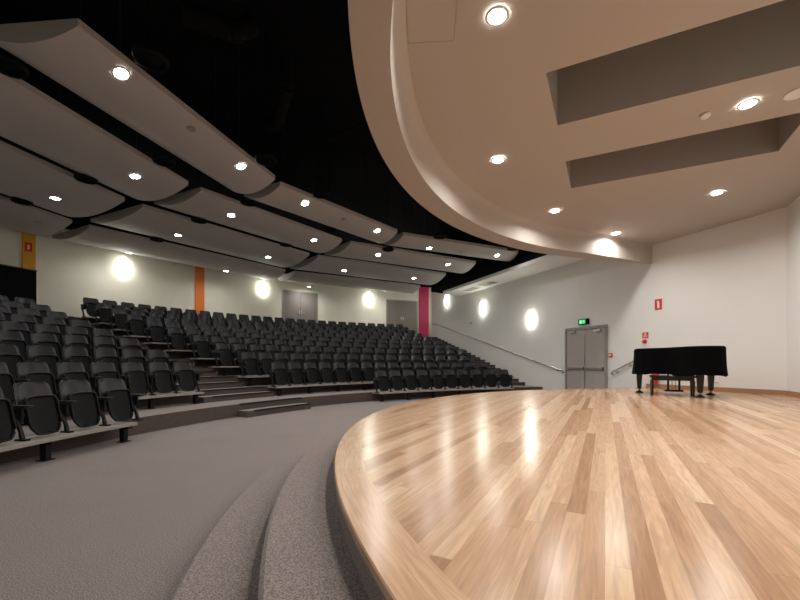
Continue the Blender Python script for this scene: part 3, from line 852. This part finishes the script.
# extinguisher behind the piano
p = wall_z(657.5, 378); r_ = empty('fire_extinguisher', Vector((p.x, p.y, Z_STAGE+.12))+WN*.12); tag(r_, 'red fire extinguisher on the wall, seen under the piano', 'fire extinguisher')
bm = bmesh.new(); lathe(bm, [(0, 0), (.075, .01), (.08, .03), (.08, .36), (.05, .42), (.02, .44), (0, .44)], n=20); obj('cylinder', bm, M_RED, r_, smooth=True)
bm = bmesh.new(); bx(bm, -.02, .02, -.03, .05, .44, .49); tube(bm, [(.02, 0, .46), (.09, 0, .42), (.10, 0, .15)], .01, 6); obj('valve_and_hose', bm, M_BLACK, r_)
bm = bmesh.new(); bx(bm, -.02, .02, .0, .115, .28, .31, Matrix.Rotation(wm3.to_euler().z+pi, 4, 'Z')); obj('bracket', bm, M_FRAME, r_)
# sign on the yellow pilaster
a, z = arc_pt(28.5, 247, R_BACK-.06)
r_ = empty('fire_sign', pol(R_BACK-.056, a, z), R(a+90)); tag(r_, 'red sign with white pictogram on the yellow pilaster', 'sign')
obj('plate', box(-.09, .09, 0.001, .006, -.14, .14), M_RED, r_); obj('pictogram', box(-.022, .022, .0065, .008, -.08, .07), M_WHITE, r_)

# ------------------------------------------------------------------ handrails
def handrail(pts, posts, lab):
    root = empty('handrail', pts[0]); tag(root, lab, 'handrail'); o = root.location.copy()
    bm = bmesh.new(); P = [Vector(p)-o for p in pts]; tube(bm, P, .028, 12)
    obj('rail', bm, M_STEEL, root, smooth=True)
    for q in posts:
        q = Vector(q)-o; bm = bmesh.new()
        tube(bm, [q-Vector((0, 0, .028)), q-Vector((0, 0, .07))-WN*.02, q-Vector((0, 0, .075))-WN*.078], .009, 6)
        e = q-Vector((0, 0, .075))-WN*.078
        tube(bm, [e, e-WN*-.008], .03, 12)
        obj('bracket', bm, M_STEEL, root)
OFF = .085
h0 = wall_z(433, 323, OFF); h1 = wall_z(560, 370, OFF)
pts = [h0+WDIR*.02-Vector((0, 0, .10)), h0, h1, h1-WDIR*.12-Vector((0, 0, .0)), h1-WDIR*.16-Vector((0, 0, .06)), h1-WDIR*.12-Vector((0, 0, .12))]
handrail(pts, [h0+(h1-h0)*t for t in (.03, .17, .31, .45, .59, .73, .87, .98)], 'long steel handrail climbing the right wall beside the seating stairs')
h0 = wall_z(613, 371.5, OFF); h1 = wall_z(635, 360, OFF); h2 = h1+(h1-h0)*.45
pts = [h0+Vector((0, 0, -.10))-WDIR*.0, h0+WDIR*.05-Vector((0, 0, .05)), h0, h1, h2, h2-WDIR*.25]
handrail(pts, [h0+(h1-h0)*.15, h0+(h1-h0)*.75, h2], 'short steel handrail right of the grey doors, rising to the stage')

# ------------------------------------------------------------------ grand piano under its cover
K = Vector((6.22, 8.75, Z_STAGE)); E = Vector((.872, -.489, 0)).normalized(); NN = Vector((-.489, -.872, 0)).normalized()
PR = Matrix(((E.x, -NN.x, 0), (E.y, -NN.y, 0), (0, 0, 1)))      # local x = keyboard to bass, local -y = to the tail
def pl(o): o.rotation_euler = PR.to_euler()
OUT = [(-.74, -.3), (.74, -.3), (.74, .70), (.735, .85), (.70, 1.0), (.61, 1.11), (.48, 1.17), (.34, 1.18), (.2, 1.13), (.08, 1.02), (-.02, .86), (-.13, .7), (-.28, .57), (-.45, .48), (-.62, .40), (-.71, .30), (-.74, .15)]
def loc(u, v, z=0): return (u, -v, z)
piano = empty('grand_piano', K); pl(piano); tag(piano, 'black grand piano standing on the stage under its cloth cover', 'piano')
bm = bmesh.new(); prism(bm, [(u*.97, -v*.97) for u, v in OUT], .60, .98); obj('case', bm, M_PIANO, piano)
for (u, v) in ((-.665, 0), (.665, 0), (.346, .883)):
    bm = bmesh.new(); x, y = u, -v
    vs = []
    for z, s in ((.60, .068), (.46, .062), (.11, .042), (.10, .036)): vs.append([bm.verts.new((x+sx*s, y+sy*s, z)) for sx, sy in ((-1, -1), (1, -1), (1, 1), (-1, 1))])
    for a, b in zip(vs, vs[1:]):
        for k in range(4): bm.faces.new((a[k], a[(k+1) % 4], b[(k+1) % 4], b[k]))
    bm.faces.new(vs[0]); bm.faces.new(vs[-1][::-1])
    lg = obj('leg', bm, M_PIANO, piano, bevel=.006)
    bm = bmesh.new(); lathe(bm, [(0, .10), (.03, .10), (.032, .075), (.02, .055), (0, .055)], (x, y, 0), 16); obj('brass_ferrule', bm, M_BRASS, lg, smooth=True)
    bm = bmesh.new(); lathe(bm, [(0, .054), (.03, .05), (.085, .02), (.088, 0), (.06, .006), (0, .006)], (x, y, 0), 20); obj('caster_cup', bm, M_PIANO, lg, smooth=True)
bm = bmesh.new()
bx(bm, -.125, -.085, -.02, .03, .10, .60); bx(bm, .085, .125, -.02, .03, .10, .60); bx(bm, -.17, .17, -.05, .08, .05, .10)
for x in (-.03, .03): tube(bm, [(x, 0, .10), (x, 0, .60)], .006, 6)
ly = obj('pedal_lyre', bm, M_PIANO, piano)
for x in (-.08, 0, .08):
    bm = bmesh.new(); bx(bm, x-.015, x+.015, .08, .20, .055, .07); obj('pedal', bm, M_BRASS, ly)
# cover
bm = bmesh.new()
def dense(out, n=6):
    P = []
    for (a, b) in zip(out, out[1:]+out[:1]):
        m_ = max(1, int(math.hypot(b[0]-a[0], b[1]-a[1])/.07))
        for i in range(m_): P.append((a[0]+(b[0]-a[0])*i/m_, a[1]+(b[1]-a[1])*i/m_))
    return P
D = dense(OUT); nD = len(D)
levels = [(1.03, -.012), (1.022, .004), (1.0, .012), (.9, .016), (.75, .022), (.6, .032), (.45, .05)]
cen = (.1, .35); rings = []
for li, (z, off) in enumerate(levels):
    ring = []
    for i, (u, v) in enumerate(D):
        a = D[i-1]; b = D[(i+1) % nD]; t = Vector((b[0]-a[0], b[1]-a[1])).normalized(); nrm = Vector((t.y, -t.x))
        f = max(0, (1.0-z)/.55)
        wv = f*(.014*sin(i*1.1)+.010*sin(i*.43+1))
        zz = z+(.012*sin(i*.6)+.008*sin(i*1.7) if li == len(levels)-1 else 0) - (.012*(1-(v+.3)/1.5) if li < 2 else 0)
        ring.append(bm.verts.new((u+nrm.x*(off+.008+wv), -(v+nrm.y*(off+.008+wv)), zz)))
    rings.append(ring)
for A, B in zip(rings, rings[1:]):
    for i in range(nD): bm.faces.new((A[i], A[(i+1) % nD], B[(i+1) % nD], B[i]))
bm.faces.new(rings[0])
cv = obj('piano_cover', bm, M_COVER); cv.location = K; pl(cv)
sm = cv.modifiers.new('thick', 'SOLIDIFY'); sm.thickness = .008; sm.offset = 1
tag(cv, 'black cloth cover draped over the grand piano to below its case', 'cover')
# bench under the piano
bc = at(671.8, 395.9, Z_STAGE); ben = empty('piano_bench', bc); pl(ben); tag(ben, 'black piano bench tucked under the covered piano', 'bench')
obj('seat_top', box(-.40, .40, -.17, .17, .39, .435), M_PIANO, ben, bevel=.01)
obj('apron', box(-.37, .37, -.14, .14, .33, .389), M_PIANO, ben)
for sx in (-1, 1):
    for sy in (-1, 1):
        x, y = sx*.355, sy*.125
        bm = bmesh.new()
        vs = [[bm.verts.new((x+a*s, y+b*s, z)) for a, b in ((-1, -1), (1, -1), (1, 1), (-1, 1))] for z, s in ((.329, .026), (.0, .017))]
        for k in range(4): bm.faces.new((vs[0][k], vs[0][(k+1) % 4], vs[1][(k+1) % 4], vs[1][k]))
        bm.faces.new(vs[0]); bm.faces.new(vs[1][::-1]); obj('leg', bm, M_PIANO, ben)

# ------------------------------------------------------------------ camera, world, view
cd = bpy.data.cameras.new('camera'); cam = link(bpy.data.objects.new('camera', cd))
cam.location = (0, 0, CAMZ); cam.rotation_euler = (R(90), 0, 0)
cd.sensor_width = 36; cd.sensor_fit = 'HORIZONTAL'; cd.lens = 36*F/800; cd.shift_y = (HOR-300)/800
cd.clip_start = .02; cd.clip_end = 100
scn.camera = cam
w = bpy.data.worlds.new('world'); scn.world = w; w.use_nodes = True
w.node_tree.nodes['Background'].inputs[0].default_value = (0, 0, 0, 1); w.node_tree.nodes['Background'].inputs[1].default_value = 0
scn.view_settings.view_transform = 'Standard'; scn.view_settings.look = 'None'; scn.view_settings.gamma = 1
scn.view_settings.exposure = 0.0
for o in list(bpy.data.objects):
    if 'extra' in o: del o['extra']
